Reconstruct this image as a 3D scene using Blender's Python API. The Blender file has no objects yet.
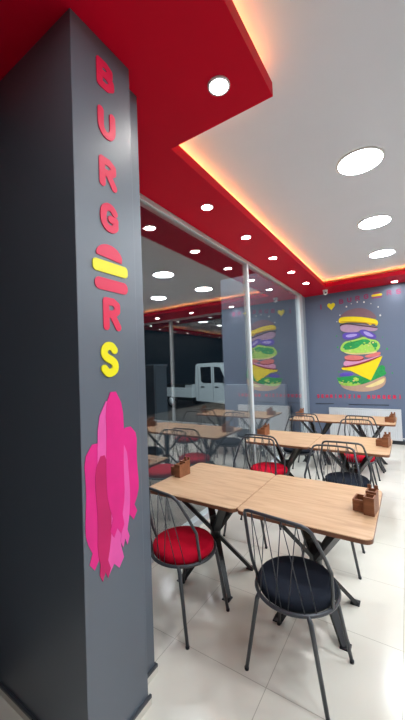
import bpy, bmesh, math, random
from mathutils import Vector, Matrix
random.seed(4)
S = bpy.context.scene
COL = S.collection
PI = math.pi

# ------------------------------------------------------------------ materials
def lin(r, g, b):
    f = lambda c: (c/255/12.92) if c/255 <= .04045 else ((c/255+.055)/1.055)**2.4
    return (f(r), f(g), f(b), 1)

def new_mat(name):
    m = bpy.data.materials.new(name); m.use_nodes = True
    nt = m.node_tree
    return m, nt, nt.nodes['Principled BSDF']

def mat(name, rgb, rough=.5, metal=0, spec=.5, vary=.06, scale=6, bump=0, bscale=60, rvary=0, coat=0):
    """plain surface with a light procedural variation of its own colour"""
    m, nt, p = new_mat(name)
    c = lin(*rgb)
    tc = nt.nodes.new('ShaderNodeTexCoord')
    nz = nt.nodes.new('ShaderNodeTexNoise'); nz.inputs['Scale'].default_value = scale; nz.inputs['Detail'].default_value = 4
    nt.links.new(tc.outputs['Object'], nz.inputs['Vector'])
    mx = nt.nodes.new('ShaderNodeMix'); mx.data_type = 'RGBA'
    mx.inputs['A'].default_value = tuple(x*(1-vary) for x in c[:3])+(1,)
    mx.inputs['B'].default_value = tuple(min(1, x*(1+vary)) for x in c[:3])+(1,)
    nt.links.new(nz.outputs['Fac'], mx.inputs['Factor'])
    nt.links.new(mx.outputs['Result'], p.inputs['Base Color'])
    p.inputs['Roughness'].default_value = rough
    p.inputs['Metallic'].default_value = metal
    p.inputs['Specular IOR Level'].default_value = spec
    if coat: p.inputs['Coat Weight'].default_value = coat; p.inputs['Coat Roughness'].default_value = .15
    if rvary:
        mr = nt.nodes.new('ShaderNodeMapRange'); mr.inputs['To Min'].default_value = rough-rvary; mr.inputs['To Max'].default_value = rough+rvary
        nt.links.new(nz.outputs['Fac'], mr.inputs['Value']); nt.links.new(mr.outputs['Result'], p.inputs['Roughness'])
    if bump:
        n2 = nt.nodes.new('ShaderNodeTexNoise'); n2.inputs['Scale'].default_value = bscale; n2.inputs['Detail'].default_value = 3
        nt.links.new(tc.outputs['Object'], n2.inputs['Vector'])
        b = nt.nodes.new('ShaderNodeBump'); b.inputs['Strength'].default_value = bump; b.inputs['Distance'].default_value = .01
        nt.links.new(n2.outputs['Fac'], b.inputs['Height']); nt.links.new(b.outputs['Normal'], p.inputs['Normal'])
    return m

def emit(name, rgb, strength):
    m, nt, p = new_mat(name)
    p.inputs['Base Color'].default_value = (.8, .8, .8, 1)
    p.inputs['Emission Color'].default_value = rgb+(1,)
    p.inputs['Emission Strength'].default_value = strength
    return m

def tile_mat():
    m, nt, p = new_mat('cream_porcelain_tile')
    N = nt.nodes.new; L = nt.links.new
    tc = N('ShaderNodeTexCoord'); sp = N('ShaderNodeSeparateXYZ'); L(tc.outputs['Object'], sp.inputs[0])
    def line(sock, off):
        a = N('ShaderNodeMath'); a.operation = 'ADD'; a.inputs[1].default_value = off+60; L(sock, a.inputs[0])
        d = N('ShaderNodeMath'); d.operation = 'DIVIDE'; d.inputs[1].default_value = .6; L(a.outputs[0], d.inputs[0])
        f = N('ShaderNodeMath'); f.operation = 'FRACT'; L(d.outputs[0], f.inputs[0])
        s = N('ShaderNodeMath'); s.operation = 'SUBTRACT'; s.inputs[1].default_value = .5; L(f.outputs[0], s.inputs[0])
        b = N('ShaderNodeMath'); b.operation = 'ABSOLUTE'; L(s.outputs[0], b.inputs[0])
        g = N('ShaderNodeMath'); g.operation = 'GREATER_THAN'; g.inputs[1].default_value = .5-.0030; L(b.outputs[0], g.inputs[0])
        return g
    gx, gy = line(sp.outputs[0], .70), line(sp.outputs[1], -1.58)
    mxm = N('ShaderNodeMath'); mxm.operation = 'MAXIMUM'; L(gx.outputs[0], mxm.inputs[0]); L(gy.outputs[0], mxm.inputs[1])
    nz = N('ShaderNodeTexNoise'); nz.inputs['Scale'].default_value = 2.2; nz.inputs['Detail'].default_value = 6; L(tc.outputs['Object'], nz.inputs['Vector'])
    r = N('ShaderNodeMix'); r.data_type = 'RGBA'
    r.inputs['A'].default_value = lin(213, 208, 196); r.inputs['B'].default_value = lin(228, 224, 213); L(nz.outputs['Fac'], r.inputs['Factor'])
    q = N('ShaderNodeMix'); q.data_type = 'RGBA'; q.inputs['B'].default_value = lin(176, 170, 156)
    L(r.outputs['Result'], q.inputs['A']); L(mxm.outputs[0], q.inputs['Factor'])
    L(q.outputs['Result'], p.inputs['Base Color'])
    mr = N('ShaderNodeMapRange'); mr.inputs['To Min'].default_value = .10; mr.inputs['To Max'].default_value = .2
    L(nz.outputs['Fac'], mr.inputs['Value']); L(mr.outputs['Result'], p.inputs['Roughness'])
    return m

def wood_mat(name, c0, c1, c2, rough=.38, rings=9):
    m, nt, p = new_mat(name)
    N = nt.nodes.new; L = nt.links.new
    tc = N('ShaderNodeTexCoord'); mp = N('ShaderNodeMapping'); mp.inputs['Scale'].default_value = (1.1, 9, 9)
    L(tc.outputs['Object'], mp.inputs['Vector'])
    n1 = N('ShaderNodeTexNoise'); n1.inputs['Scale'].default_value = 2.6; n1.inputs['Detail'].default_value = 7; n1.inputs['Distortion'].default_value = .7
    L(mp.outputs['Vector'], n1.inputs['Vector'])
    mp2 = N('ShaderNodeMapping'); mp2.inputs['Scale'].default_value = (3, 70, 70); L(tc.outputs['Object'], mp2.inputs['Vector'])
    n2 = N('ShaderNodeTexNoise'); n2.inputs['Scale'].default_value = 3; n2.inputs['Detail'].default_value = 3; L(mp2.outputs['Vector'], n2.inputs['Vector'])
    ad = N('ShaderNodeMix'); ad.inputs['Factor'].default_value = .3; L(n1.outputs['Fac'], ad.inputs['A']); L(n2.outputs['Fac'], ad.inputs['B'])
    cr = N('ShaderNodeValToRGB'); e = cr.color_ramp.elements
    e[0].position = .3; e[0].color = lin(*c0); e[1].position = .72; e[1].color = lin(*c2)
    k = e.new(.5); k.color = lin(*c1)
    L(ad.outputs['Result'], cr.inputs['Fac']); L(cr.outputs['Color'], p.inputs['Base Color'])
    p.inputs['Roughness'].default_value = rough
    return m

def glass_mat(name, f0, tint):
    """clear sheet: part transmits, part mirrors, more at grazing angles (Schlick)"""
    m = bpy.data.materials.new(name); m.use_nodes = True; nt = m.node_tree; nt.nodes.clear()
    N = nt.nodes.new; L = nt.links.new
    out = N('ShaderNodeOutputMaterial'); mix = N('ShaderNodeMixShader'); tr = N('ShaderNodeBsdfTransparent'); gl = N('ShaderNodeBsdfGlossy')
    tr.inputs['Color'].default_value = tint; gl.inputs['Roughness'].default_value = .0; gl.inputs['Color'].default_value = (1, 1, 1, 1)
    ge = N('ShaderNodeNewGeometry'); d = N('ShaderNodeVectorMath'); d.operation = 'DOT_PRODUCT'
    L(ge.outputs['Normal'], d.inputs[0]); L(ge.outputs['Incoming'], d.inputs[1])
    a = N('ShaderNodeMath'); a.operation = 'ABSOLUTE'; L(d.outputs['Value'], a.inputs[0])
    s = N('ShaderNodeMath'); s.operation = 'SUBTRACT'; s.inputs[0].default_value = 1; L(a.outputs[0], s.inputs[1])
    pw = N('ShaderNodeMath'); pw.operation = 'POWER'; pw.inputs[1].default_value = 5; L(s.outputs[0], pw.inputs[0])
    ma = N('ShaderNodeMath'); ma.operation = 'MULTIPLY_ADD'; ma.inputs[1].default_value = 1-f0; ma.inputs[2].default_value = f0; L(pw.outputs[0], ma.inputs[0])
    L(ma.outputs[0], mix.inputs[0]); L(tr.outputs[0], mix.inputs[1]); L(gl.outputs[0], mix.inputs[2]); L(mix.outputs[0], out.inputs[0])
    return m

M = dict(
    red=mat('red_soffit_paint', (198, 0, 38), .5, spec=.12, vary=.03),
    ceil=mat('white_ceiling_paint', (219, 223, 233), .8, vary=.015),
    pillar=mat('charcoal_satin_paint', (86, 95, 107), .45, spec=1.0, vary=.05, scale=2, rvary=.05),
    wall=mat('slate_wall_paint', (102, 115, 138), .6, vary=.04, scale=2),
    plain=mat('light_grey_wall_paint', (150, 152, 156), .7, vary=.03),
    darkwall=mat('dark_slate_paint', (44, 50, 60), .5),
    screenwall=mat('dark_render', (44, 50, 60), .8),
    parapet=mat('grey_concrete', (124, 128, 134), .8),
    base=mat('dark_skirting', (62, 66, 72), .4),
    frame=mat('silver_white_frame', (206, 214, 218), .35, vary=.02),
    bluewall=mat('pale_blue_grey_paint', (150, 164, 176), .55, vary=.03),
    tile=tile_mat(),
    oak=wood_mat('oak_laminate', (170, 132, 100), (194, 157, 122), (208, 174, 140)),
    oakedge=mat('brown_edge_band', (128, 82, 58), .4, vary=.12, scale=20),
    walnut=wood_mat('brown_stained_wood', (112, 68, 42), (138, 86, 56), (156, 102, 70), .5),
    steel=mat('black_powder_coated_steel', (30, 32, 36), .38, spec=.5, vary=.05),
    chairsteel=mat('anthracite_chair_steel', (62, 65, 71), .35, spec=.6, vary=.05),
    redfab=mat('crimson_velvet', (186, 4, 40), .85, spec=.15, vary=.12, scale=14, bump=.12, bscale=120),
    blkfab=mat('black_blue_velvet', (24, 30, 42), .8, spec=.2, vary=.15, scale=14, bump=.12, bscale=120),
    panel=emit('cool_white_led_panel', (.88, .95, 1.0), 30),
    spot=emit('warm_white_led_spot', (1, .97, .92), 45),
    led=emit('amber_led_tape', (1, .50, .13), 7),
    glass=glass_mat('storefront_glass', .19, (.97, .985, .98, 1)),
    rad=mat('white_radiator_enamel', (216, 219, 222), .35, vary=.02),
    white=mat('white_plastic', (225, 226, 228), .4, vary=.02),
    dark=mat('dark_plastic', (26, 28, 34), .35),
    asphalt=mat('wet_asphalt', (34, 38, 44), .6, vary=.3, scale=9, bump=.2),
    truck=mat('white_truck_paint', (206, 214, 216), .3, vary=.03, coat=.4),
    truckglass=mat('dark_tinted_window', (10, 16, 24), .08, spec=.6),
    rubber=mat('tyre_rubber', (20, 20, 22), .8),
    cabinet=mat('blue_grey_street_cabinet', (70, 84, 96), .55),
    L_RED=mat('pink_red_lettering', (226, 24, 76), .45, vary=.04),
    L_YEL=mat('yellow_lettering', (244, 232, 0), .45, vary=.03),
    L_DIM=mat('dull_raspberry_paint', (150, 58, 104), .6, vary=.1, scale=30),
    PK=mat('hot_pink_paint', (226, 24, 132), .5, vary=.14, scale=9),
    PK2=mat('pale_pink_paint', (232, 84, 168), .5, vary=.14, scale=9),
    PK3=mat('deep_magenta_paint', (196, 6, 96), .5, vary=.14, scale=9),
    P_BUN=mat('tan_paint', (196, 158, 134), .6, vary=.15, scale=14),
    P_BUNL=mat('cream_yellow_paint', (232, 214, 150), .6, vary=.12, scale=14),
    P_LEAF=mat('leaf_green_paint', (36, 160, 80), .6, vary=.45, scale=22),
    P_LIME=mat('lime_paint', (176, 222, 96), .6, vary=.25, scale=22),
    P_ONION=mat('violet_paint', (98, 78, 186), .6, vary=.2, scale=18),
    P_LILAC=mat('lilac_paint', (176, 164, 226), .6, vary=.12, scale=18),
    P_YEL=mat('cheese_yellow_paint', (250, 226, 10), .6, vary=.06, scale=12),
    P_ORG=mat('ochre_paint', (216, 160, 30), .6, vary=.1, scale=12),
    P_PINK=mat('ham_pink_paint', (226, 160, 196), .6, vary=.12, scale=14),
    P_DKRED=mat('dark_red_paint', (150, 40, 50), .6),
    P_TOM=mat('tomato_paint', (226, 124, 120), .6, vary=.15, scale=16),
    P_MAUVE=mat('mauve_paint', (184, 150, 176), .6, vary=.14, scale=14),
    P_DARK=mat('dark_brown_paint', (74, 50, 60), .6),
    P_BROWN=mat('bun_brown_paint', (128, 98, 108), .6, vary=.16, scale=14),
    P_WHITE=mat('white_speck_paint', (230, 230, 226), .6),
)

# ------------------------------------------------------------------ mesh builder
class MB:
    def __init__(s): s.bm = bmesh.new()
    def box(s, x0, x1, y0, y1, z0, z1, bevel=0, mi=0):
        v = [s.bm.verts.new(p) for p in ((x0,y0,z0),(x1,y0,z0),(x1,y1,z0),(x0,y1,z0),(x0,y0,z1),(x1,y0,z1),(x1,y1,z1),(x0,y1,z1))]
        fs = [s.bm.faces.new([v[i] for i in q]) for q in ((3,2,1,0),(4,5,6,7),(0,1,5,4),(1,2,6,5),(2,3,7,6),(3,0,4,7))]
        for f in fs: f.material_index = mi
        if bevel:
            es = list({e for f in fs for e in f.edges})
            bmesh.ops.bevel(s.bm, geom=es, offset=bevel, segments=2, affect='EDGES', profile=.5)
        return s
    def prism(s, pts, to3, d):
        """closed 2-D outline pts; to3(u,v,depth) -> 3-D; thickness from depth 0 to d"""
        a = [s.bm.verts.new(to3(u, v, 0)) for u, v in pts]; b = [s.bm.verts.new(to3(u, v, d)) for u, v in pts]
        n = len(pts)
        s.bm.faces.new(a); s.bm.faces.new(b[::-1])
        for i in range(n): s.bm.faces.new([a[i], b[i], b[(i+1) % n], a[(i+1) % n]])
        return s
    def tube(s, pts, r, seg=8, closed=False, flat=1.0):
        pts = [Vector(p) for p in pts]; n = len(pts); rings = []
        up = None
        for i, p in enumerate(pts):
            if closed: t = (pts[(i+1) % n]-pts[i-1]).normalized()
            elif i == 0: t = (pts[1]-p).normalized()
            elif i == n-1: t = (p-pts[i-1]).normalized()
            else: t = ((pts[i+1]-p).normalized()+(p-pts[i-1]).normalized()).normalized()
            if up is None:
                up = Vector((0, 0, 1)) if abs(t.z) < .9 else Vector((0, 1, 0))
            u = (up-t*up.dot(t)).normalized(); w = t.cross(u); up = u
            rr = r[i] if isinstance(r, (list, tuple)) else r
            rings.append([s.bm.verts.new(p+(u*math.cos(2*PI*k/seg)*flat+w*math.sin(2*PI*k/seg))*rr) for k in range(seg)])
        m = n if closed else n-1
        for i in range(m):
            A, B = rings[i], rings[(i+1) % n]
            for k in range(seg):
                f = s.bm.faces.new([A[k], A[(k+1) % seg], B[(k+1) % seg], B[k]]); f.smooth = True
        if not closed:
            s.bm.faces.new(rings[0][::-1]); s.bm.faces.new(rings[-1])
        return s
    def bar(s, p, q, w, t, side):
        """flat rectangular bar from p to q, width w across 'side', thickness t"""
        p, q = Vector(p), Vector(q); d = (q-p).normalized()
        a = (Vector(side)-d*d.dot(Vector(side))).normalized(); b = d.cross(a)
        vs = []
        for c in (p, q):
            vs += [s.bm.verts.new(c+a*(w/2*i)+b*(t/2*j)) for i, j in ((-1,-1),(1,-1),(1,1),(-1,1))]
        for f in ((3,2,1,0),(4,5,6,7),(0,1,5,4),(1,2,6,5),(2,3,7,6),(3,0,4,7)): s.bm.faces.new([vs[i] for i in f])
        return s
    def lathe(s, prof, seg=32, c=(0,0), sx=1, sy=1):
        rings = []
        for r, z in prof:
            if r < 1e-6: rings.append([s.bm.verts.new((c[0], c[1], z))])
            else: rings.append([s.bm.verts.new((c[0]+r*sx*math.cos(2*PI*k/seg), c[1]+r*sy*math.sin(2*PI*k/seg), z)) for k in range(seg)])
        for A, B in zip(rings, rings[1:]):
            for k in range(seg):
                q = [A[k % len(A)], A[(k+1) % len(A)], B[(k+1) % len(B)], B[k % len(B)]]
                q = list(dict.fromkeys(q))
                if len(q) > 2:
                    f = s.bm.faces.new(q); f.smooth = True
        return s
    def build(s, name, m, parent=None, smooth=False):
        bmesh.ops.recalc_face_normals(s.bm, faces=s.bm.faces)
        me = bpy.data.meshes.new(name); s.bm.to_mesh(me); s.bm.free()
        for x in (m if isinstance(m, (list, tuple)) else [m]): me.materials.append(x)
        o = bpy.data.objects.new(name, me); COL.objects.link(o)
        if parent: o.parent = parent
        return o

def tag(o, label=None, cat=None, group=None, kind=None):
    if label: o['label'] = label
    if cat: o['category'] = cat
    if group: o['group'] = group
    if kind: o['kind'] = kind
    return o
def empty(name, loc=(0,0,0), rz=0):
    o = bpy.data.objects.new(name, None); COL.objects.link(o); o.location = loc; o.rotation_euler = (0, 0, rz); o.empty_display_size = .1
    return o
def struct(o): o['kind'] = 'structure'; return o
def copy_tree(o, parent=None):
    c = o.copy(); COL.objects.link(c)
    if parent: c.parent = parent
    for ch in list(o.children): copy_tree(ch, c)
    return c
def sbox(name, m, *a, bevel=0, parent=None):
    o = MB().box(*a, bevel=bevel).build(name, m, parent)
    return o if parent else struct(o)
def round_rect(x0, x1, y0, y1, r, n=6):
    out = []
    for cx, cy, a0 in ((x1-r, y1-r, 0), (x0+r, y1-r, 90), (x0+r, y0+r, 180), (x1-r, y0+r, 270)):
        for k in range(n+1):
            a = math.radians(a0+90*k/n); out.append((cx+r*math.cos(a), cy+r*math.sin(a)))
    return out
# ------------------------------------------------------------------ dimensions (metres)
GX = -1.97          # storefront glass plane
YB = 7.6            # mural wall
YG = 7.9            # glazing to the right of the mural wall
XE = .28            # right end of the mural wall
XR = 4.42           # right wall
YF = -2.6           # front wall, behind the photographer
ZS = 3.275          # underside of the red soffit
ZC = 3.43           # ceiling

# ------------------------------------------------------------------ room shell
sbox('floor', M['tile'], GX-.12, XR+.1, YF-.1, YG+.1, -.1, 0)
sbox('ceiling', M['ceil'], GX-.12, XR+.1, YF-.1, YG+.1, ZC, ZC+.12)
sbox('wall_back', M['wall'], GX, XE, YB, YG+.1, 0, ZC)
sbox('wall_right', M['darkwall'], XR, XR+.1, YF-.1, YG+.1, 0, ZC)
sbox('wall_front', M['darkwall'], GX-.12, XR, YF-.1, YF, 0, ZC)
sbox('wall_left', M['bluewall'], GX-.12, GX, 7.3, YG+.1, 0, ZC)
sbox('wall_corner', M['darkwall'], GX-.12, GX, YF, .848, 0, ZC)
sof = [(GX,YF),(-.6,YF),(-.6,1.81),(-1.37,1.81),(-1.37,6.9),(3.82,6.9),(3.82,1.81),(3.82,YF),(XR,YF),(XR,YG),(XE,YG),(XE,YB),(GX,YB)]
struct(MB().prism(sof, lambda u,v,d: (u, v, ZS+d), .085).build('trim_1', M['red']))

# charcoal pillar, its narrower pilaster and their skirting
pil = struct(MB().box(GX-.12, -1.17, .848, 1.2, 0, ZS, bevel=.003).build('wall_pillar', M['pillar']))
pls = struct(MB().box(GX-.12, -1.255, 1.2, 1.345, 0, ZS, bevel=.003).build('wall_pilaster', M['pillar']))
def skirt(name, pts):
    o = struct(MB().prism(pts, lambda u,v,d: (u, v, d), .034).build(name, M['tile']))
    MB().prism(pts, lambda u,v,d: (u, v, .034+d), .014).build('top_cap', M['base'], o)
skirt('baseboard_pillar', [(GX,.848),(GX,.836),(-1.158,.836),(-1.158,1.212),(-1.17,1.212),(-1.17,.848)])
skirt('baseboard_pilaster', [(-1.255,1.2),(-1.243,1.2),(-1.243,1.357),(GX+.06,1.357),(GX+.06,1.345),(-1.255,1.345)])
sbox('baseboard_back', M['base'], GX, XE, YB-.012, YB, 0, .075)

# storefront window on the left: rails, mullion, end post, pane
w1 = struct(empty('window_1', (GX, 4.2, 0)))
def wbox(name, m, x0, x1, y0, y1, z0, z1, par, bevel=.003):
    o = MB().box(x0, x1, y0, y1, z0, z1, bevel=bevel).build(name, m); o.parent = par
    o.matrix_parent_inverse = Matrix.Translation(-par.location); return o
wbox('top_rail', M['frame'], GX-.07, GX+.02, 1.345, 7.3, ZS-.05, ZS, w1)
wbox('bottom_rail', M['frame'], GX-.07, GX+.02, 1.345, 7.3, 0, .07, w1)
wbox('mullion', M['frame'], GX-.05, GX+.022, 4.335, 4.395, .07, ZS-.05, w1)
wbox('end_post', M['frame'], GX-.07, GX+.025, 7.06, 7.3, .07, ZS-.05, w1)
wbox('pane', M['glass'], GX-.012, GX, 1.345, 4.335, .07, ZS-.05, w1, 0)
wbox('pane', M['glass'], GX-.012, GX, 4.395, 7.06, .07, ZS-.05, w1, 0)
sbox('trim_2', M['plain'], GX-.12, GX-.07, 1.345, 7.3, ZS, ZC)
# glazing to the right of the mural wall
w2 = struct(empty('window_2', (2.3, YG, 0)))
wbox('top_rail', M['frame'], XE, XR, YG-.02, YG+.07, ZS-.05, ZS, w2)
wbox('bottom_rail', M['frame'], XE, XR, YG-.02, YG+.07, 0, .07, w2)
wbox('mullion', M['frame'], 2.25, 2.31, YG-.045, YG+.05, .07, ZS-.05, w2)
wbox('pane', M['glass'], XE, 2.25, YG, YG+.012, .07, ZS-.05, w2, 0)
wbox('pane', M['glass'], 2.31, XR, YG, YG+.012, .07, ZS-.05, w2, 0)
sbox('trim_3', M['plain'], XE, XR, YG+.05, YG+.1, ZS, ZC)

# ------------------------------------------------------------------ lights
def make_light(name, r, ring, z, mring, memit):
    root = empty(name)
    MB().lathe([(r, z), (r+ring, z), (r+ring, z-.006), (r+ring*.5, z-.012), (r, z-.010)], 32).build('trim_ring', mring, root)
    MB().lathe([(0, z-.002), (0, z-.008), (r, z-.008), (r, z-.002), (0, z-.002)][1:4], 32).build('diffuser', memit, root)
    return root
pan = make_light('ceiling_light', .175, .018, 0, M['white'], M['panel'])
k = 0
rowname = {3.07: 'nearest', 4.5: 'middle', 5.87: 'farthest'}
for x in (-.27, 1.03, 2.36):
    for y in (.35, 1.68, 3.07, 4.5, 5.87):  # two front rows unseen, added to light the room
        if x < 0 and y < 2.5: continue
        o = pan if k == 0 else copy_tree(pan); k += 1
        o.location = (x, y, ZC)
        if x < 0 and y > 2: lab = f'round white ceiling light, {rowname[y]} of the three on the white ceiling'
        else: lab = 'round white ceiling light out of view, some mirrored in the window, some added'
        tag(o, lab, 'ceiling light', 'round ceiling lights')
spt = make_light('recessed_spotlight', .052, .012, 0, M['white'], M['spot'])
k = 0
ordn = ['nearest the pillar of the window row', 'second from the pillar in the window row', 'third from the pillar in the window row', 'fourth from the pillar in the window row', 'farthest of the window row']
sp = [(-.827, 1.56, 'recessed spotlight in the front corner of the red soffit near the pillar'), (-.827, .35, 'recessed spotlight in the red soffit behind the photographer')]
for i, y in enumerate((2.665, 3.567, 4.498, 5.384, 6.3)):
    sp.append((-1.598, y, 'small recessed spotlight in the red soffit, ' + ordn[i]))
sp += [(-.15, 7.38, 'recessed spotlight in the red soffit above the burger mural')]
sp += [(x, 7.38, 'recessed spotlight in the soffit seen only mirrored in the window') for x in (1.13, 2.38, 3.6)]
sp += [(4.05, y, 'recessed spotlight in the soffit seen only mirrored in the window') for y in (1.8, 2.7, 3.55, 4.5, 5.35, 6.35)]
for x, y, lab in sp:
    o = spt if k == 0 else copy_tree(spt); k += 1
    o.location = (x, y, ZS); tag(o, lab, 'spotlight', 'recessed soffit spotlights')
def led(p, q, lab):
    o = MB().tube([p, q], .008, 6).build('led_strip', M['led']); tag(o, lab, 'led strip', 'amber LED strips in the ceiling coves')
zl = ZS+.085+.008
led((-1.44,1.75,zl), (-1.44,6.96,zl), 'amber LED strip on the soffit along the window')
led((-.67,YF+.05,zl), (-.67,1.73,zl), 'amber LED strip on the front soffit edge beside the pillar')
led((-1.42,1.74,zl), (-.69,1.74,zl), 'amber LED strip on the short soffit edge behind the pillar')
led((-1.42,6.97,zl), (3.87,6.97,zl), 'amber LED strip on the soffit above the mural wall')
led((3.89,YF+.05,zl), (3.89,6.95,zl), 'amber LED strip on the right soffit, seen only mirrored')

# security camera under the soffit
cam_o = empty('security_camera', (-1.42, 7.17, ZS))
tag(cam_o, 'small white dome security camera under the soffit in the back corner', 'camera')
MB().lathe([(0,0),(.052,0),(.052,-.02),(.045,-.028),(0,-.028)], 24).build('base', M['white'], cam_o)
MB().lathe([(.042,-.026),(.046,-.05),(.044,-.075),(.034,-.095),(.018,-.107),(0,-.11)], 24).build('dome', M['white'], cam_o)
MB().lathe([(.0,-.004),(.016,-.004),(.016,.008),(0,.008)], 16).build('lens', M['dark'], cam_o)
ln = cam_o.children[-1]; ln.rotation_euler = (PI/2, 0, .35); ln.location = (.016, -.040, -.068)

# ------------------------------------------------------------------ lettering
GL = {  # strokes in a 0..1 box
 'B': [[(.15,.05),(.15,.95),(.55,.95),(.78,.85),(.78,.65),(.55,.53),(.15,.53)],[(.55,.53),(.84,.42),(.86,.2),(.6,.05),(.15,.05)]],
 'U': [[(.15,.95),(.15,.35),(.3,.1),(.5,.04),(.7,.1),(.85,.35),(.85,.95)]],
 'R': [[(.15,.05),(.15,.95),(.58,.95),(.82,.84),(.82,.64),(.58,.5),(.15,.5)],[(.5,.5),(.86,.05)]],
 'G': [[(.84,.78),(.66,.93),(.42,.95),(.2,.8),(.13,.5),(.2,.2),(.42,.05),(.68,.06),(.86,.2),(.86,.46),(.58,.46)]],
 'S': [[(.83,.82),(.65,.94),(.4,.95),(.2,.84),(.18,.66),(.38,.54),(.64,.46),(.83,.34),(.82,.16),(.6,.05),(.35,.05),(.15,.18)]],
 'E': [[(.85,.95),(.15,.95),(.15,.05),(.85,.05)],[(.15,.5),(.7,.5)]],
 'H': [[(.15,.05),(.15,.95)],[(.85,.05),(.85,.95)],[(.15,.5),(.85,.5)]],
 'I': [[(.5,.05),(.5,.95)]],
 'İ': [[(.5,.05),(.5,.78)],[(.5,1.1),(.5,1.12)]],
 'Ş': [[(.83,.82),(.65,.94),(.4,.95),(.2,.84),(.18,.66),(.38,.54),(.64,.46),(.83,.34),(.82,.16),(.6,.05),(.35,.05),(.15,.18)],[(.5,.0),(.45,-.16)]],
 'M': [[(.1,.05),(.15,.95),(.5,.35),(.85,.95),(.9,.05)]],
 'Z': [[(.15,.95),(.85,.95),(.15,.05),(.85,.05)]],
 'N': [[(.15,.05),(.15,.95),(.85,.05),(.85,.95)]],
}
def glyph(ch, u0, v0, w, h, sw, to3, d):
    """bold rounded letter built from strokes of width sw"""
    b = MB(); i = 0; D = d
    for st in GL[ch]:
        if ch in 'SGUŞ' and len(st) > 4:      # round these letters off
            q = [st[0]]
            for i_ in range(len(st)-1):
                P0, P1, P2, P3 = st[max(0, i_-1)], st[i_], st[i_+1], st[min(len(st)-1, i_+2)]
                sharp = ch == 'G' and i_ >= len(st)-3
                for t in ((1,) if sharp else (.25, .5, .75, 1)):
                    q.append(P2 if t == 1 else tuple(.5*((2*P1[j])+(-P0[j]+P2[j])*t+(2*P0[j]-5*P1[j]+4*P2[j]-P3[j])*t*t+(-P0[j]+3*P1[j]-3*P2[j]+P3[j])*t**3) for j in (0, 1)))
            st = q
        p = [(u0+sw/2+x*(w-sw), v0+sw/2+y*(h-sw)) for x, y in st]
        for a, c in zip(p, p[1:]):
            dx, dy = c[0]-a[0], c[1]-a[1]; l = math.hypot(dx, dy) or 1; nx, ny = -dy/l*sw/2, dx/l*sw/2
            b.prism([(a[0]+nx,a[1]+ny),(a[0]-nx,a[1]-ny),(c[0]-nx,c[1]-ny),(c[0]+nx,c[1]+ny)], to3, d); d += .00004
        for a in p:
            b.prism([(a[0]+math.cos(2*PI*k/14)*sw/2, a[1]+math.sin(2*PI*k/14)*sw/2) for k in range(14)], to3, d); d += .00004
    return b
PX = -1.17
facep = lambda u, v, d: (PX+d, u, v)          # on the pillar's right face: u = y, v = z
sg = tag(empty('pillar_lettering', (PX, 1.02, 2.4)), 'tall vertical pink BURGERS lettering with a burger for E on the pillar', 'lettering')
def onto(b, name, m, par):
    o = b.build(name, m); o.parent = par; o.matrix_parent_inverse = Matrix.Translation(-par.location); return o
for ch, z0, z1 in (('B',3.03,3.185),('U',2.79,2.945),('R',2.545,2.705),('G',2.335,2.485),('R',1.862,2.03)):
    o = onto(glyph(ch, .968, z0, .136, z1-z0, .036, facep, .003), 'letter', M['L_RED'], sg); o['label'] = f'pink red letter {ch}'
o = onto(glyph('S', .948, 1.645, .13, .175, .038, facep, .003), 'letter', M['L_YEL'], sg); o['label'] = 'yellow letter S'
dome = [(1.105-.0,2.205),(.955,2.215)] + [(1.03-.08*math.cos(a)*1.0, 2.215+.062*math.sin(a)) for a in [PI*k/14 for k in range(1,14)]]
o = onto(MB().prism(dome, facep, .004), 'burger_bun_top', M['L_RED'], sg); o['label'] = 'pink red bun top'
def cap(u0, u1, v0, v1, r): return round_rect(u0, u1, v0, v1, r)
o = onto(MB().prism(cap(.930,1.142,2.138,2.194,.02), facep, .005), 'burger_filling', M['L_YEL'], sg); o['label'] = 'yellow bar'
o = onto(MB().prism(cap(.940,1.140,2.055,2.112,.026), facep, .004), 'burger_bun_bottom', M['L_RED'], sg); o['label'] = 'pink red bun bottom'

# pink painted patch lower on the pillar: plain brush strokes
pp = tag(empty('pink_paint_patch', (PX, 1.01, 1.15)), 'large hot pink brush-painted patch on the pillar below the yellow S', 'wall painting')
def stroke(y, z0, z1, w, m, d, lean=0):
    n = 12; L, R_ = [], []
    for i in range(n+1):
        t = i/n; z = z0+(z1-z0)*t; f = w/2*(math.sin(PI*min(1, .12+t*3)/2 if t < .3 else PI/2))*(1 if t < .8 else math.sqrt(max(.02, 1-((t-.8)/.21)**2)))
        c = y+lean*(t-.5)+.004*math.sin(t*9+y*50)
        L.append((c-f, z)); R_.append((c+f, z))
    rag = [(y-lean*.5+w*(j/4-.5)*.8, z0-(.035 if j % 2 else .0)) for j in range(5)]
    onto(MB().prism(R_[::-1][:-1]+rag[::-1]+L[1:], facep, d), 'brush_stroke', m, pp)
stroke(.925, .86, 1.36, .125, M['PK'], .0020)
stroke(1.110, .98, 1.40, .125, M['PK'], .0024)
stroke(1.005, .80, 1.54, .150, M['PK2'], .0028)
stroke(.955, .79, 1.30, .075, M['PK3'], .0032)
stroke(1.075, .88, 1.32, .070, M['PK2'], .0036)
stroke(1.030, .95, 1.58, .105, M['PK'], .0040)

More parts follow.
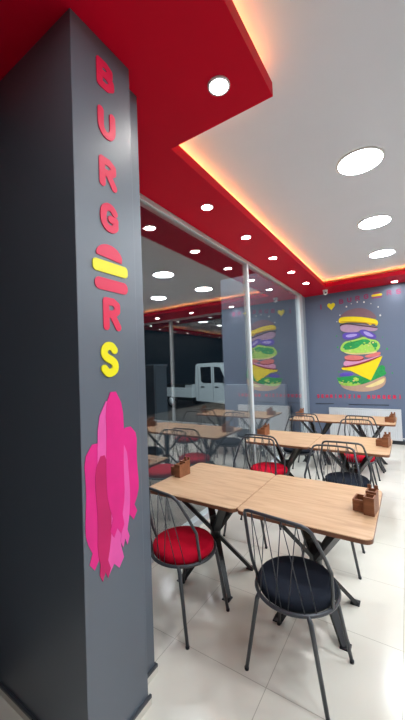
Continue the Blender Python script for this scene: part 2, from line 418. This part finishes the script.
# ------------------------------------------------------------------ mural on the back wall
MURAL=[
 ('bottom_bun','P_BUN',[(-1.291,1.239),(-1.136,1.185),(-0.912,1.202),(-0.693,1.269),(-0.54,1.352),(-0.406,1.399),(-0.391,1.299),(-0.436,1.184),(-0.581,1.1),(-0.794,1.058),(-1.076,1.08),(-1.252,1.15)]),
 ('bun_crumb','P_BUNL',[(-0.82,1.167),(-0.665,1.228),(-0.482,1.327),(-0.414,1.36),(-0.433,1.26),(-0.547,1.201),(-0.699,1.15)]),
 ('lower_lettuce','P_LEAF',[(-1.331,1.365),(-1.224,1.388),(-1.06,1.413),(-0.872,1.392),(-0.658,1.371),(-0.561,1.537),(-0.468,1.635),(-0.398,1.582),(-0.416,1.499),(-0.375,1.448),(-0.435,1.4),(-0.54,1.352),(-0.693,1.276),(-0.912,1.202),(-1.136,1.185),(-1.298,1.232),(-1.328,1.293)]),
 ('lettuce_edge','P_LIME',[(-1.327,1.311),(-1.262,1.275),(-1.165,1.245),(-1.051,1.273),(-1.005,1.23),(-0.878,1.254),(-0.88,1.209),(-1.103,1.178),(-1.292,1.214)]),
 ('lettuce_fleck','P_LIME',[(-1.031,1.36),(-0.95,1.383),(-0.891,1.306),(-0.971,1.279)]),
 ('lower_onion','P_ONION',[(-1.294,1.446),(-1.203,1.486),(-1.057,1.483),(-0.989,1.446),(-1.061,1.402),(-1.207,1.394),(-1.283,1.41)]),
 ('cheese_slice','P_YEL',[(-1.248,1.587),(-1.019,1.615),(-0.734,1.697),(-0.439,1.808),(-0.496,1.669),(-0.577,1.504),(-0.676,1.303),(-0.841,1.391),(-1.056,1.518),(-1.217,1.544)]),
 ('ham','P_PINK',[(-1.213,1.622),(-1.174,1.751),(-1.046,1.728),(-0.825,1.735),(-0.639,1.777),(-0.488,1.83),(-0.445,1.808),(-0.703,1.706),(-0.987,1.627)]),
 ('ham_line','P_DKRED',[(-1.23,1.615),(-0.986,1.648),(-0.733,1.721),(-0.459,1.822),(-0.454,1.802),(-0.719,1.686),(-0.988,1.606),(-1.215,1.586)]),
 ('tomato','P_TOM',[(-1.177,1.84),(-1.039,1.868),(-0.82,1.828),(-0.785,1.792),(-0.84,1.746),(-1.014,1.733),(-1.157,1.768)]),
 ('tomato','P_TOM',[(-0.774,1.826),(-0.635,1.869),(-0.479,1.904),(-0.463,1.862),(-0.518,1.812),(-0.669,1.786),(-0.754,1.797)]),
 ('tomato_line','P_DKRED',[(-1.167,1.776),(-1.013,1.74),(-0.839,1.753),(-0.785,1.792),(-0.78,1.767),(-0.834,1.725),(-1.014,1.716),(-1.158,1.747)]),
 ('upper_lettuce','P_LIME',[(-1.254,2.023),(-1.172,2.159),(-1.025,2.176),(-0.833,2.22),(-0.754,2.247),(-0.681,2.183),(-0.532,2.15),(-0.477,2.072),(-0.469,1.997),(-0.528,1.913),(-0.694,1.896),(-0.911,1.895),(-1.102,1.907),(-1.225,1.949)]),
 ('lettuce_shade','P_LEAF',[(-1.194,2.047),(-1.124,2.138),(-0.93,2.158),(-0.757,2.196),(-0.637,2.145),(-0.686,2.07),(-0.808,2.096),(-0.906,1.999),(-1.066,1.982),(-1.17,1.982)]),
 ('lettuce_shade','P_LEAF',[(-0.653,2.136),(-0.534,2.116),(-0.509,2.023),(-0.57,1.97),(-0.621,2.048)]),
 ('bun_underside','P_BUNL',[(-1.215,1.949),(-0.974,1.892),(-0.695,1.89),(-0.528,1.924),(-0.545,1.881),(-0.757,1.859),(-1.071,1.87)]),
 ('onion_ring','P_ONION',[(-1.198,2.304),(-1.147,2.353),(-0.984,2.362),(-0.843,2.335),(-0.825,2.271),(-0.896,2.225),(-1.056,2.2),(-1.169,2.216)]),
 ('onion_center','P_LILAC',[(-1.133,2.291),(-1.051,2.319),(-0.907,2.313),(-0.887,2.283),(-0.958,2.255),(-1.086,2.245)]),
 ('patty','P_MAUVE',[(-1.235,2.45),(-1.203,2.562),(-1.072,2.558),(-0.851,2.516),(-0.637,2.476),(-0.496,2.417),(-0.508,2.344),(-0.643,2.34),(-0.824,2.41),(-0.858,2.35),(-1.017,2.351),(-1.178,2.381)]),
 ('onion_ring','P_ONION',[(-0.841,2.394),(-0.732,2.393),(-0.585,2.301),(-0.523,2.227),(-0.546,2.178),(-0.65,2.187),(-0.77,2.249),(-0.835,2.324)]),
 ('onion_center','P_LILAC',[(-0.78,2.353),(-0.704,2.346),(-0.601,2.268),(-0.574,2.221),(-0.649,2.228),(-0.738,2.28)]),
 ('patty_edge','P_DARK',[(-1.238,2.53),(-1.186,2.563),(-1.04,2.558),(-0.82,2.499),(-0.638,2.459),(-0.491,2.41),(-0.497,2.39),(-0.669,2.435),(-0.853,2.475),(-1.041,2.533),(-1.171,2.537),(-1.229,2.496)]),
 ('melted_cheese','P_YEL',[(-1.25,2.631),(-1.23,2.694),(-1.147,2.709),(-0.937,2.694),(-0.721,2.647),(-0.541,2.592),(-0.484,2.544),(-0.494,2.461),(-0.533,2.448),(-0.552,2.491),(-0.6,2.489),(-0.638,2.459),(-0.672,2.514),(-0.849,2.551),(-1.071,2.583),(-1.186,2.571),(-1.242,2.587)]),
 ('cheese_shadow_line','P_ORG',[(-1.234,2.615),(-1.07,2.604),(-0.848,2.572),(-0.665,2.531),(-0.499,2.485),(-0.497,2.465),(-0.666,2.51),(-0.849,2.548),(-1.071,2.583),(-1.228,2.59)]),
 ('top_bun','P_BROWN',[(-1.223,2.7),(-1.16,2.782),(-1.042,2.848),(-0.882,2.869),(-0.727,2.841),(-0.608,2.77),(-0.523,2.668),(-0.506,2.587),(-0.63,2.623),(-0.812,2.672),(-1.033,2.706),(-1.163,2.714)]),
]
wallp = lambda u, v, d: (u, YB-.0008-d, v)
def smoothp(p):
    for _ in range(2):
        q = []
        for a, b in zip(p, p[1:]+p[:1]):
            q += [(a[0]*.75+b[0]*.25, a[1]*.75+b[1]*.25), (a[0]*.25+b[0]*.75, a[1]*.25+b[1]*.75)]
        p = q
    return p
mu = tag(empty('burger_mural', (-.85, YB, 2.0)), 'tall stacked burger painting on the grey wall above the radiator', 'wall painting')
for i, (nm, c, p) in enumerate(MURAL):
    onto(MB().prism(p if 'slice' in nm else smoothp(p), wallp, .001+.0012*i), nm, M[c], mu)
for n_, (cx, cz) in enumerate([(-1.29,2.62),(-1.22,2.76),(-1.08,2.93),(-.98,2.98),(-.86,3.0),(-.73,2.98),(-.6,2.93),(-.47,2.84),(-.44,2.66),(-.46,2.52),(-1.31,2.3),(-1.3,2.05),(-1.27,1.75),(-1.3,1.5),(-.35,1.95),(-.3,1.62),(-.28,1.45),(-1.33,1.36),(-.42,2.2)]):
    r = .009+.004*(n_ % 3)
    onto(MB().prism([(cx+r*math.cos(a), cz+1.3*r*math.sin(a)) for a in [2*PI*k/8 for k in range(8)]], wallp, .0015), 'paint_speck', M['P_WHITE' if n_ < 9 else 'P_LEAF'], mu)
for n_ in range(46):
    i_ = 2 if n_ < 26 else 12
    px_ = [p[0] for p in MURAL[i_][2]]; pz_ = [p[1] for p in MURAL[i_][2]]
    cx = min(px_)+(max(px_)-min(px_))*random.uniform(.08,.92); cz = min(pz_)+(max(pz_)-min(pz_))*random.uniform(.15,.8) if i_ == 12 else min(pz_)+.04+.12*random.random()
    a0 = random.random()*3; rr = random.uniform(.012,.03)
    if any(abs(cx-cx2) < .0 for cx2 in ()): continue
    pts = [(cx+rr*math.cos(a+a0)*(1 if k % 2 else .55), cz+.8*rr*math.sin(a+a0)*(1 if k % 2 else .55)) for k, a in enumerate([2*PI*k/10 for k in range(10)])]
    def inside(u, v, P):
        c = False
        for (x1, y1), (x2, y2) in zip(P, P[1:]+P[:1]):
            if (y1 > v) != (y2 > v) and u < (x2-x1)*(v-y1)/(y2-y1)+x1: c = not c
        return c
    if not all(inside(u, v, MURAL[i_][2]) for u, v in pts): continue
    if any(inside(cx, cz, q[2]) for q in MURAL[i_+5 if i_ == 2 else 16:] if i_ == 2): continue
    onto(MB().prism(smoothp(pts), wallp, .001+.0012*(len(MURAL)+1)+.00002*n_), 'lettuce_fleck', M[('P_LIME','P_LEAF','P_BUNL')[n_ % 3]], mu)
hl = tag(empty('heading_lettering', (-.8, YB, 3.05)), 'faded raspberry I love BURGERS lettering above the burger painting', 'lettering')
onto(glyph('I', -1.66, 2.93, .09, .13, .026, wallp, .002), 'letter', M['L_DIM'], hl)
heart = []
for k in range(40):
    t = 2*PI*k/40; heart.append((-1.395+.0052*16*math.sin(t)**3, 2.985+.0058*(13*math.cos(t)-5*math.cos(2*t)-2*math.cos(3*t)-math.cos(4*t))))
o = onto(MB().prism(heart, wallp, .003), 'heart', M['L_YEL'], hl); o['label'] = 'yellow heart'
for i, ch in enumerate('BURG'): onto(glyph(ch, -1.24+.165*i, 3.0+.012*i, .12, .115, .026, wallp, .002), 'letter', M['L_DIM'], hl)
o = onto(MB().prism(cap(-.585,-.385,3.07,3.115,.02), wallp, .003), 'burger_filling', M['P_YEL'], hl); o['label'] = 'yellow bar standing for the letter E'
onto(MB().prism(smoothp([(-.57,3.125),(-.40,3.125),(-.43,3.155),(-.54,3.155)]), wallp, .002), 'burger_bun_top', M['L_DIM'], hl)
onto(MB().prism(cap(-.575,-.395,3.03,3.06,.012), wallp, .002), 'burger_bun_bottom', M['L_DIM'], hl)
for i, ch in enumerate('RS'): onto(glyph(ch, -.32+.165*i, 3.05, .12, .115, .026, wallp, .002), 'letter', M['L_DIM'], hl)
sl = tag(empty('slogan_lettering', (-.9, YB, .96)), 'row of small raspberry capital letters under the burger painting', 'lettering')
x = -1.80
for ch in 'ŞEHRİMİZİN BURGERİ':
    if ch != ' ': onto(glyph(ch, x, .915, .070, .085, .019, wallp, .002), 'letter', M['L_RED'], sl)
    x += .094
for x0, x1 in ((-1.83,-1.44),(-1.13,-.37)):  # two thin dark level lines on the wall
    tag(MB().tube([(x0,YB-.008,.785),(x1,YB-.008,.79)], .006, 6).build('wall_stripe', M['dark']), 'thin dark stripe on the wall left of the radiator' if x0 < -1.5 else 'thin dark stripe on the wall just above the radiator', 'wall_stripe')

# ------------------------------------------------------------------ radiator
rd = tag(empty('panel_radiator', (-.85, YB, 0)), 'white ribbed panel radiator under the burger painting', 'radiator')
rx0, rx1, rz0, rz1, ry = -1.53, -.16, .09, .70, YB-.11
b = MB()
onto(b.box(rx0, rx1, ry+.012, ry+.03, rz0, rz1, bevel=.004), 'front_panel', M['rad'], rd)
onto(MB().box(rx0, rx1, ry+.07, ry+.085, rz0, rz1, bevel=.004), 'rear_panel', M['rad'], rd)
b = MB(); n = 34
for i in range(n):
    c = rx0+.03+(rx1-rx0-.06)*i/(n-1)
    b.box(c-.011, c+.011, ry-.006, ry+.014, rz0+.03, rz1-.03, bevel=.005)
onto(b, 'ribs', M['rad'], rd)
onto(MB().box(rx0, rx1, ry, ry+.09, rz1, rz1+.012, bevel=.003), 'top_grille', M['rad'], rd)
for c in (rx0, rx1-.006): onto(MB().box(c, c+.006, ry+.012, ry+.085, rz0, rz1), 'side_panel', M['rad'], rd)
for c in (rx0+.25, rx1-.25): onto(MB().box(c-.02, c+.02, ry+.085, YB-.0005, rz0+.1, rz1-.1), 'bracket', M['rad'], rd)
onto(MB().tube([(rx1+.0,ry+.05,rz0+.04),(rx1+.05,ry+.05,rz0+.04),(rx1+.05,ry+.05,0)], .010, 8), 'pipe', M['rad'], rd)

# ------------------------------------------------------------------ tables
TW, TD, TH = .791, .785, .75
def make_table():
    root = empty('cafe_table')
    top = MB().prism(round_rect(-TW/2, TW/2, -TD/2, TD/2, .045), lambda u,v,d: (u, v, TH-.026+d), .026)
    for f in top.bm.faces:
        f.normal_update(); f.material_index = 0 if abs(f.normal.z) > .5 else 1
    es = [e for e in top.bm.edges if e.verts[0].co.z > TH-.001 and e.verts[1].co.z > TH-.001]
    bmesh.ops.bevel(top.bm, geom=es, offset=.003, segments=2, affect='EDGES')
    top.build('tabletop', [M['oak'], M['oakedge']], root)
    for sx, sy in ((1,1),(-1,1),(-1,-1),(1,-1)):
        b = MB()
        b.bar((-sx*.235,-sy*.235,TH-.032), (sx*.205,sy*.205,.004), .055, .026, (sx,-sy,0))
        b.build('leg', M['steel'], root)
        MB().box(sx*.205-.03, sx*.205+.03, sy*.205-.03, sy*.205+.03, 0, .008, bevel=.002).build('foot_cap', M['dark'], root)
    b = MB()
    for s in (1, -1): b.bar((-.27,-.27*s,TH-.032), (.27,.27*s,TH-.032), .05, .010, (1,-s,0))
    b.build('top_frame', M['steel'], root)
    MB().lathe([(0,.30),(.042,.30),(.042,.46),(0,.46)], 12).build('hub', M['steel'], root)
    return root
rows = [('nearest row', 2.25), ('middle row', 4.045), ('back row by the radiator', 5.845)]
tb = make_table(); k = 0
for rn, y in rows:
    for side, x in (('window end', -1.385), ('aisle end', -.592)):
        o = tb if k == 0 else copy_tree(tb); k += 1
        o.location = (x, y, 0)
        tag(o, f'square oak cafe table at the {side} of the {rn}', 'table', 'oak cafe tables')

# ------------------------------------------------------------------ chairs
def make_chair(kind):
    """faces +y, seat centre at the origin"""
    root = empty('wire_back_chair')
    R = .222; zr = .435
    ring = [(R*math.cos(2*PI*i/40), R*math.sin(2*PI*i/40), zr) for i in range(40)]
    MB().tube(ring, .0105, 8, closed=True).build('seat_ring', M['chairsteel'], root)
    prof = [(0,.432),(.19,.432),(.206,.436),(.213,.452),(.213,.470),(.205,.484),(.185,.491),(.12,.495),(0,.497)]
    MB().lathe(prof, 40).build('seat', M['redfab' if kind == 'red' else 'blkfab'], root)
    half = [(.214,-.055,zr),(.230,-.085,.54),(.236,-.105,.645),(.216,-.150,.745),(.187,-.212,.868),(.172,-.230,.892),(.145,-.240,.903)]
    path = half+[(.07,-.246,.906),(0,-.248,.907),(-.07,-.246,.906)]+[(-a,b_,c) for a, b_, c in half[::-1]]
    MB().tube(path, .0095, 8).build('back_frame', M['chairsteel'], root)
    xs_top = [-.125,-.125,-.045,-.045,.045,.045,.125,.125]
    ang = [-.86,-.22,-.6,.08,-.08,.6,.22,.86]
    for xt, a in zip(xs_top, ang):
        MB().tube([(R*math.sin(a), -R*math.cos(a), zr), (xt, -.244, .904)], .0025, 6).build('back_rod', M['chairsteel'], root)
    for sx, sy in ((1,1),(-1,1),(-1,-1),(1,-1)):
        yb = -.175 if sy < 0 else .165
        MB().tube([(sx*.135, yb, zr+.004),(sx*.150, yb*1.02, zr-.03),(sx*.222, (-.20 if sy < 0 else .19), .006)], [.0115,.0125,.0105], 8).build('leg', M['chairsteel'], root)
        MB().lathe([(0,0),(.0125,0),(.0125,.014),(0,.014)], 10, c=(sx*.222, -.20 if sy < 0 else .19)).build('foot_cap', M['dark'], root)
    return root
proto = {'red': None, 'black': None}
def chair(kind, x, y, deg, lab):
    o = proto[kind]
    if o is None: o = proto[kind] = make_chair(kind)
    else: o = copy_tree(o)
    o.location = (x, y, 0); o.rotation_euler = (0, 0, math.radians(deg))
    tag(o, lab, 'chair', 'wire-back chairs at the cafe tables')
chair('red', -1.375, 1.80, -10, 'red-seated wire-back chair beside the pillar at the nearest table')
chair('black', -.585, 1.795, -7, 'black-seated wire-back chair in the foreground at the aisle end')
chair('red', -1.40, 2.985, 180, 'red-seated wire-back chair on the far side of the nearest window-end table')
chair('black', -.62, 2.93, 182, 'black-seated wire-back chair on the far side of the nearest aisle-end table')
chair('red', -1.44, 3.60, -3, 'red-seated wire-back chair tucked under the near side of the middle window-end table')
chair('black', -.59, 3.60, 2, 'black-seated wire-back chair tucked under the near side of the middle aisle-end table')
chair('black', -1.40, 4.66, 180, 'black-seated wire-back chair on the far side of the middle window-end table')
chair('red', -.62, 4.56, 184, 'red-seated wire-back chair on the far side of the middle aisle-end table')
chair('black', -1.44, 5.36, 3, 'black-seated wire-back chair on the near side of the back window-end table')
chair('red', -.62, 5.37, -4, 'red-seated wire-back chair on the near side of the back aisle-end table')

# ------------------------------------------------------------------ napkin and cutlery holders
def tray(b, x0, x1, y0, y1, z0, z1, t=.008, notch=False):
    b.box(x0, x1, y0, y1, z0, z0+t)
    b.box(x0, x0+t, y0, y1, z0+t, z1); b.box(x1-t, x1, y0, y1, z0+t, z1)
    b.box(x0+t, x1-t, y0, y0+t, z0+t, z1)
    if notch:
        w = (x1-x0)/3
        b.box(x0+t, x1-t, y1-t, y1, z0+t, z1)
        b.box(x0, x0+w, y1-t, y1, z1, z1+.022); b.box(x1-w, x1, y1-t, y1, z1, z1+.022)
    else: b.box(x0+t, x1-t, y1-t, y1, z0+t, z1)
    return b
def make_holder():
    root = empty('napkin_holder')
    tray(MB(), 0, .060, -.072, -.001, 0, .108).build('front_box', M['walnut'], root)
    tray(MB(), 0, .060, 0, .068, 0, .122, notch=True).build('tall_box', M['walnut'], root)
    tray(MB(), -.068, -.001, -.045, .060, 0, .072).build('low_box', M['walnut'], root)
    return root
hp = None
for x, y, deg, lab in ((-.262, 2.235, -6, 'brown wooden napkin holder on the aisle end of the nearest row'), (-1.732, 2.255, -4, 'brown wooden napkin holder on the window end of the nearest row'),
                  (-.268, 4.05, -8, 'brown wooden napkin holder on the aisle end of the middle row'), (-1.70, 4.10, -5, 'brown wooden napkin holder on the window end of the middle row'),
                  (-.27, 5.72, -8, 'brown wooden napkin holder on the aisle end of the back row'), (-1.70, 5.85, 4, 'brown wooden napkin holder on the window end of the back row')):
    o = make_holder() if hp is None else copy_tree(hp)
    if hp is None: hp = o
    o.location = (x, y, TH); o.rotation_euler = (0, 0, math.radians(deg)); tag(o, lab, 'napkin holder', 'wooden napkin holders')

# ------------------------------------------------------------------ outside the window: street, truck, cabinet
struct(MB().box(-30, GX-.12, -8, 34, -.25, -.15).build('street_ground', M['asphalt']))
TR = empty('flatbed_truck', (-6.07, 12.33, -.15), math.atan2(-.216, .976))
tag(TR, 'white crew-cab flatbed truck parked in the dark street outside', 'truck')
W2 = .95    # half width; local x forward, y left; near side is -y
side = lambda u, v, d: (u, -W2+d, v)
cabp = [(-1.78,.42),(-1.80,1.3),(-1.76,1.98),(-1.66,2.07),(-.55,2.08),(-.25,2.03),(.16,1.27),(.28,1.22),(.98,1.10),(1.10,.98),(1.12,.42),(.95,.36),(.9,.5),(.78,.66),(.6,.72),(.42,.66),(.3,.5),(.25,.36)]
b = MB().prism(cabp, side, 2*W2); bmesh.ops.bevel(b.bm, geom=[e for e in b.bm.edges if abs((e.verts[0].co-e.verts[1].co).y) < .01], offset=.02, segments=2, affect='EDGES')
b.build('cab', M['truck'], TR)
out = lambda u, v, d: (u, -W2-.006+d, v)
for p in ([(-1.42,1.30),(-1.28,1.22),(-.80,1.22),(-.80,1.92),(-1.44,1.92)], [(-.62,1.24),(.06,1.24),(-.28,1.88),(-.62,1.92)]):
    MB().prism(p, out, .012).build('side_window', M['truckglass'], TR)
MB().bar((-.235,0,1.97), (.135,0,1.30), 1.6, .02, (0,1,0)).build('windshield', M['truckglass'], TR)
for u in (-1.42, -.60): MB().box(u, u+.2, -W2-.022, -W2+.004, 1.03, 1.075, bevel=.006).build('door_handle', M['dark'], TR)
for u in (-1.60, -.71, .16): MB().box(u, u+.012, -W2-.003, -W2+.01, .5, 1.95).build('door_seam', M['dark'], TR)
b = MB().box(.02, .14, -W2-.2, -W2-.02, 1.22, 1.45, bevel=.02); b.build('wing_mirror', M['dark'], TR)
MB().box(-4.6, -2.04, -W2, -W2+.04, .55, 1.0, bevel=.01).build('drop_side', M['truck'], TR)
MB().box(-4.6, -2.04, W2-.04, W2, .55, 1.0, bevel=.01).build('drop_side', M['truck'], TR)
MB().box(-2.08, -2.04, -W2+.04, W2-.04, .55, 1.15, bevel=.01).build('headboard', M['truck'], TR)
MB().box(-4.6, -2.08, -W2+.04, W2-.04, .50, .56).build('bed_floor', M['dark'], TR)
MB().box(-4.5, .9, -.4, .4, .34, .50).build('chassis', M['dark'], TR)
for u in (.6, -3.6):
    for sy in (-1, 1):
        b = MB().lathe([(0,-.1),(.2,-.1),(.31,-.09),(.33,-.06),(.33,.06),(.31,.09),(.2,.1),(0,.1)], 28)
        o = b.build('wheel', M['rubber'], TR); o.rotation_euler = (PI/2, 0, 0); o.location = (u, sy*(W2-.14), .33)
        h = MB().lathe([(0,.10),(.17,.10),(.19,.108),(.06,.118),(0,.118)], 20).build('hub_cap', M['rad'], o)
        if sy > 0: h.rotation_euler = (PI, 0, 0)
MB().box(1.10, 1.13, -.6, .6, .62, .84, bevel=.01).build('grille', M['dark'], TR)
for sy in (-1, 1): MB().box(1.08, 1.125, sy*.76-.13, sy*.76+.13, .70, .88, bevel=.015).build('headlight', M['rad'], TR)
cb = empty('street_cabinet', (-4.5, 5.05, -.15)); tag(cb, 'dark blue-grey utility cabinet outside the window next to the pillar', 'cabinet')
MB().box(-.2, .2, -.2, .2, .06, 1.9, bevel=.01).build('body', M['cabinet'], cb)
MB().box(-.22, .22, -.22, .22, 1.9, 1.95, bevel=.01).build('roof', M['cabinet'], cb)
MB().box(-.21, .21, -.21, .21, 0, .06).build('plinth', M['base'], cb)
MB().box(.2, .212, -.17, .17, .12, 1.84, bevel=.003).build('door', M['cabinet'], cb)

# added to end the truck at the mirrored wall's edge: wing outside, beside the glass, with a low grey parapet in front
struct(MB().box(-4.41, GX-.12, 7.95, 8.15, -.15, 4.2).build('wall_added_screen', M['screenwall']))
struct(MB().box(-4.31, -2.60, 7.75, 7.95, -.15, 1.22).build('wall_added_parapet', M['parapet']))

# ------------------------------------------------------------------ unseen light added for the truck, and night sky
L = bpy.data.lights.new('truck_light', 'AREA'); L.energy = 260; L.size = 1.2; L.color = (.8, .92, 1)
lo = bpy.data.objects.new('truck_light', L); COL.objects.link(lo); lo.location = (-4.2, 6.0+0, 6.5)
lo.rotation_euler = (Vector((-7.2, 11.0, .8))-lo.location).to_track_quat('-Z', 'Y').to_euler()
Wd = bpy.data.worlds.new('night'); S.world = Wd; Wd.use_nodes = True
bg = Wd.node_tree.nodes['Background']; bg.inputs[0].default_value = (.10, .36, .62, 1); bg.inputs[1].default_value = .005

# ------------------------------------------------------------------ camera
cd = bpy.data.cameras.new('camera'); co = bpy.data.objects.new('camera', cd); COL.objects.link(co); S.camera = co
cd.sensor_fit = 'VERTICAL'; cd.sensor_height = 36; cd.lens = 318.24/720*36; cd.clip_start = .02
yw, pt, rl = -.572538596, .029167, -.0369998
f = Vector((math.sin(yw)*math.cos(pt), math.cos(yw)*math.cos(pt), math.sin(pt)))
rt = f.cross(Vector((0,0,1))).normalized(); up = rt.cross(f)
r2 = math.cos(rl)*rt+math.sin(rl)*up; u2 = -math.sin(rl)*rt+math.cos(rl)*up
mw = Matrix((r2, u2, -f)).transposed().to_4x4(); mw.translation = (0, 0, 1.67); co.matrix_world = mw

S.view_settings.view_transform = 'Standard'; S.view_settings.look = 'None'
S.view_settings.exposure = 1.5; S.view_settings.gamma = 1; S.view_settings.use_curve_mapping = False
S.cycles.max_bounces = 12; S.cycles.diffuse_bounces = 5; S.cycles.glossy_bounces = 6; S.cycles.transparent_max_bounces = 16
S.cycles.use_denoising = True
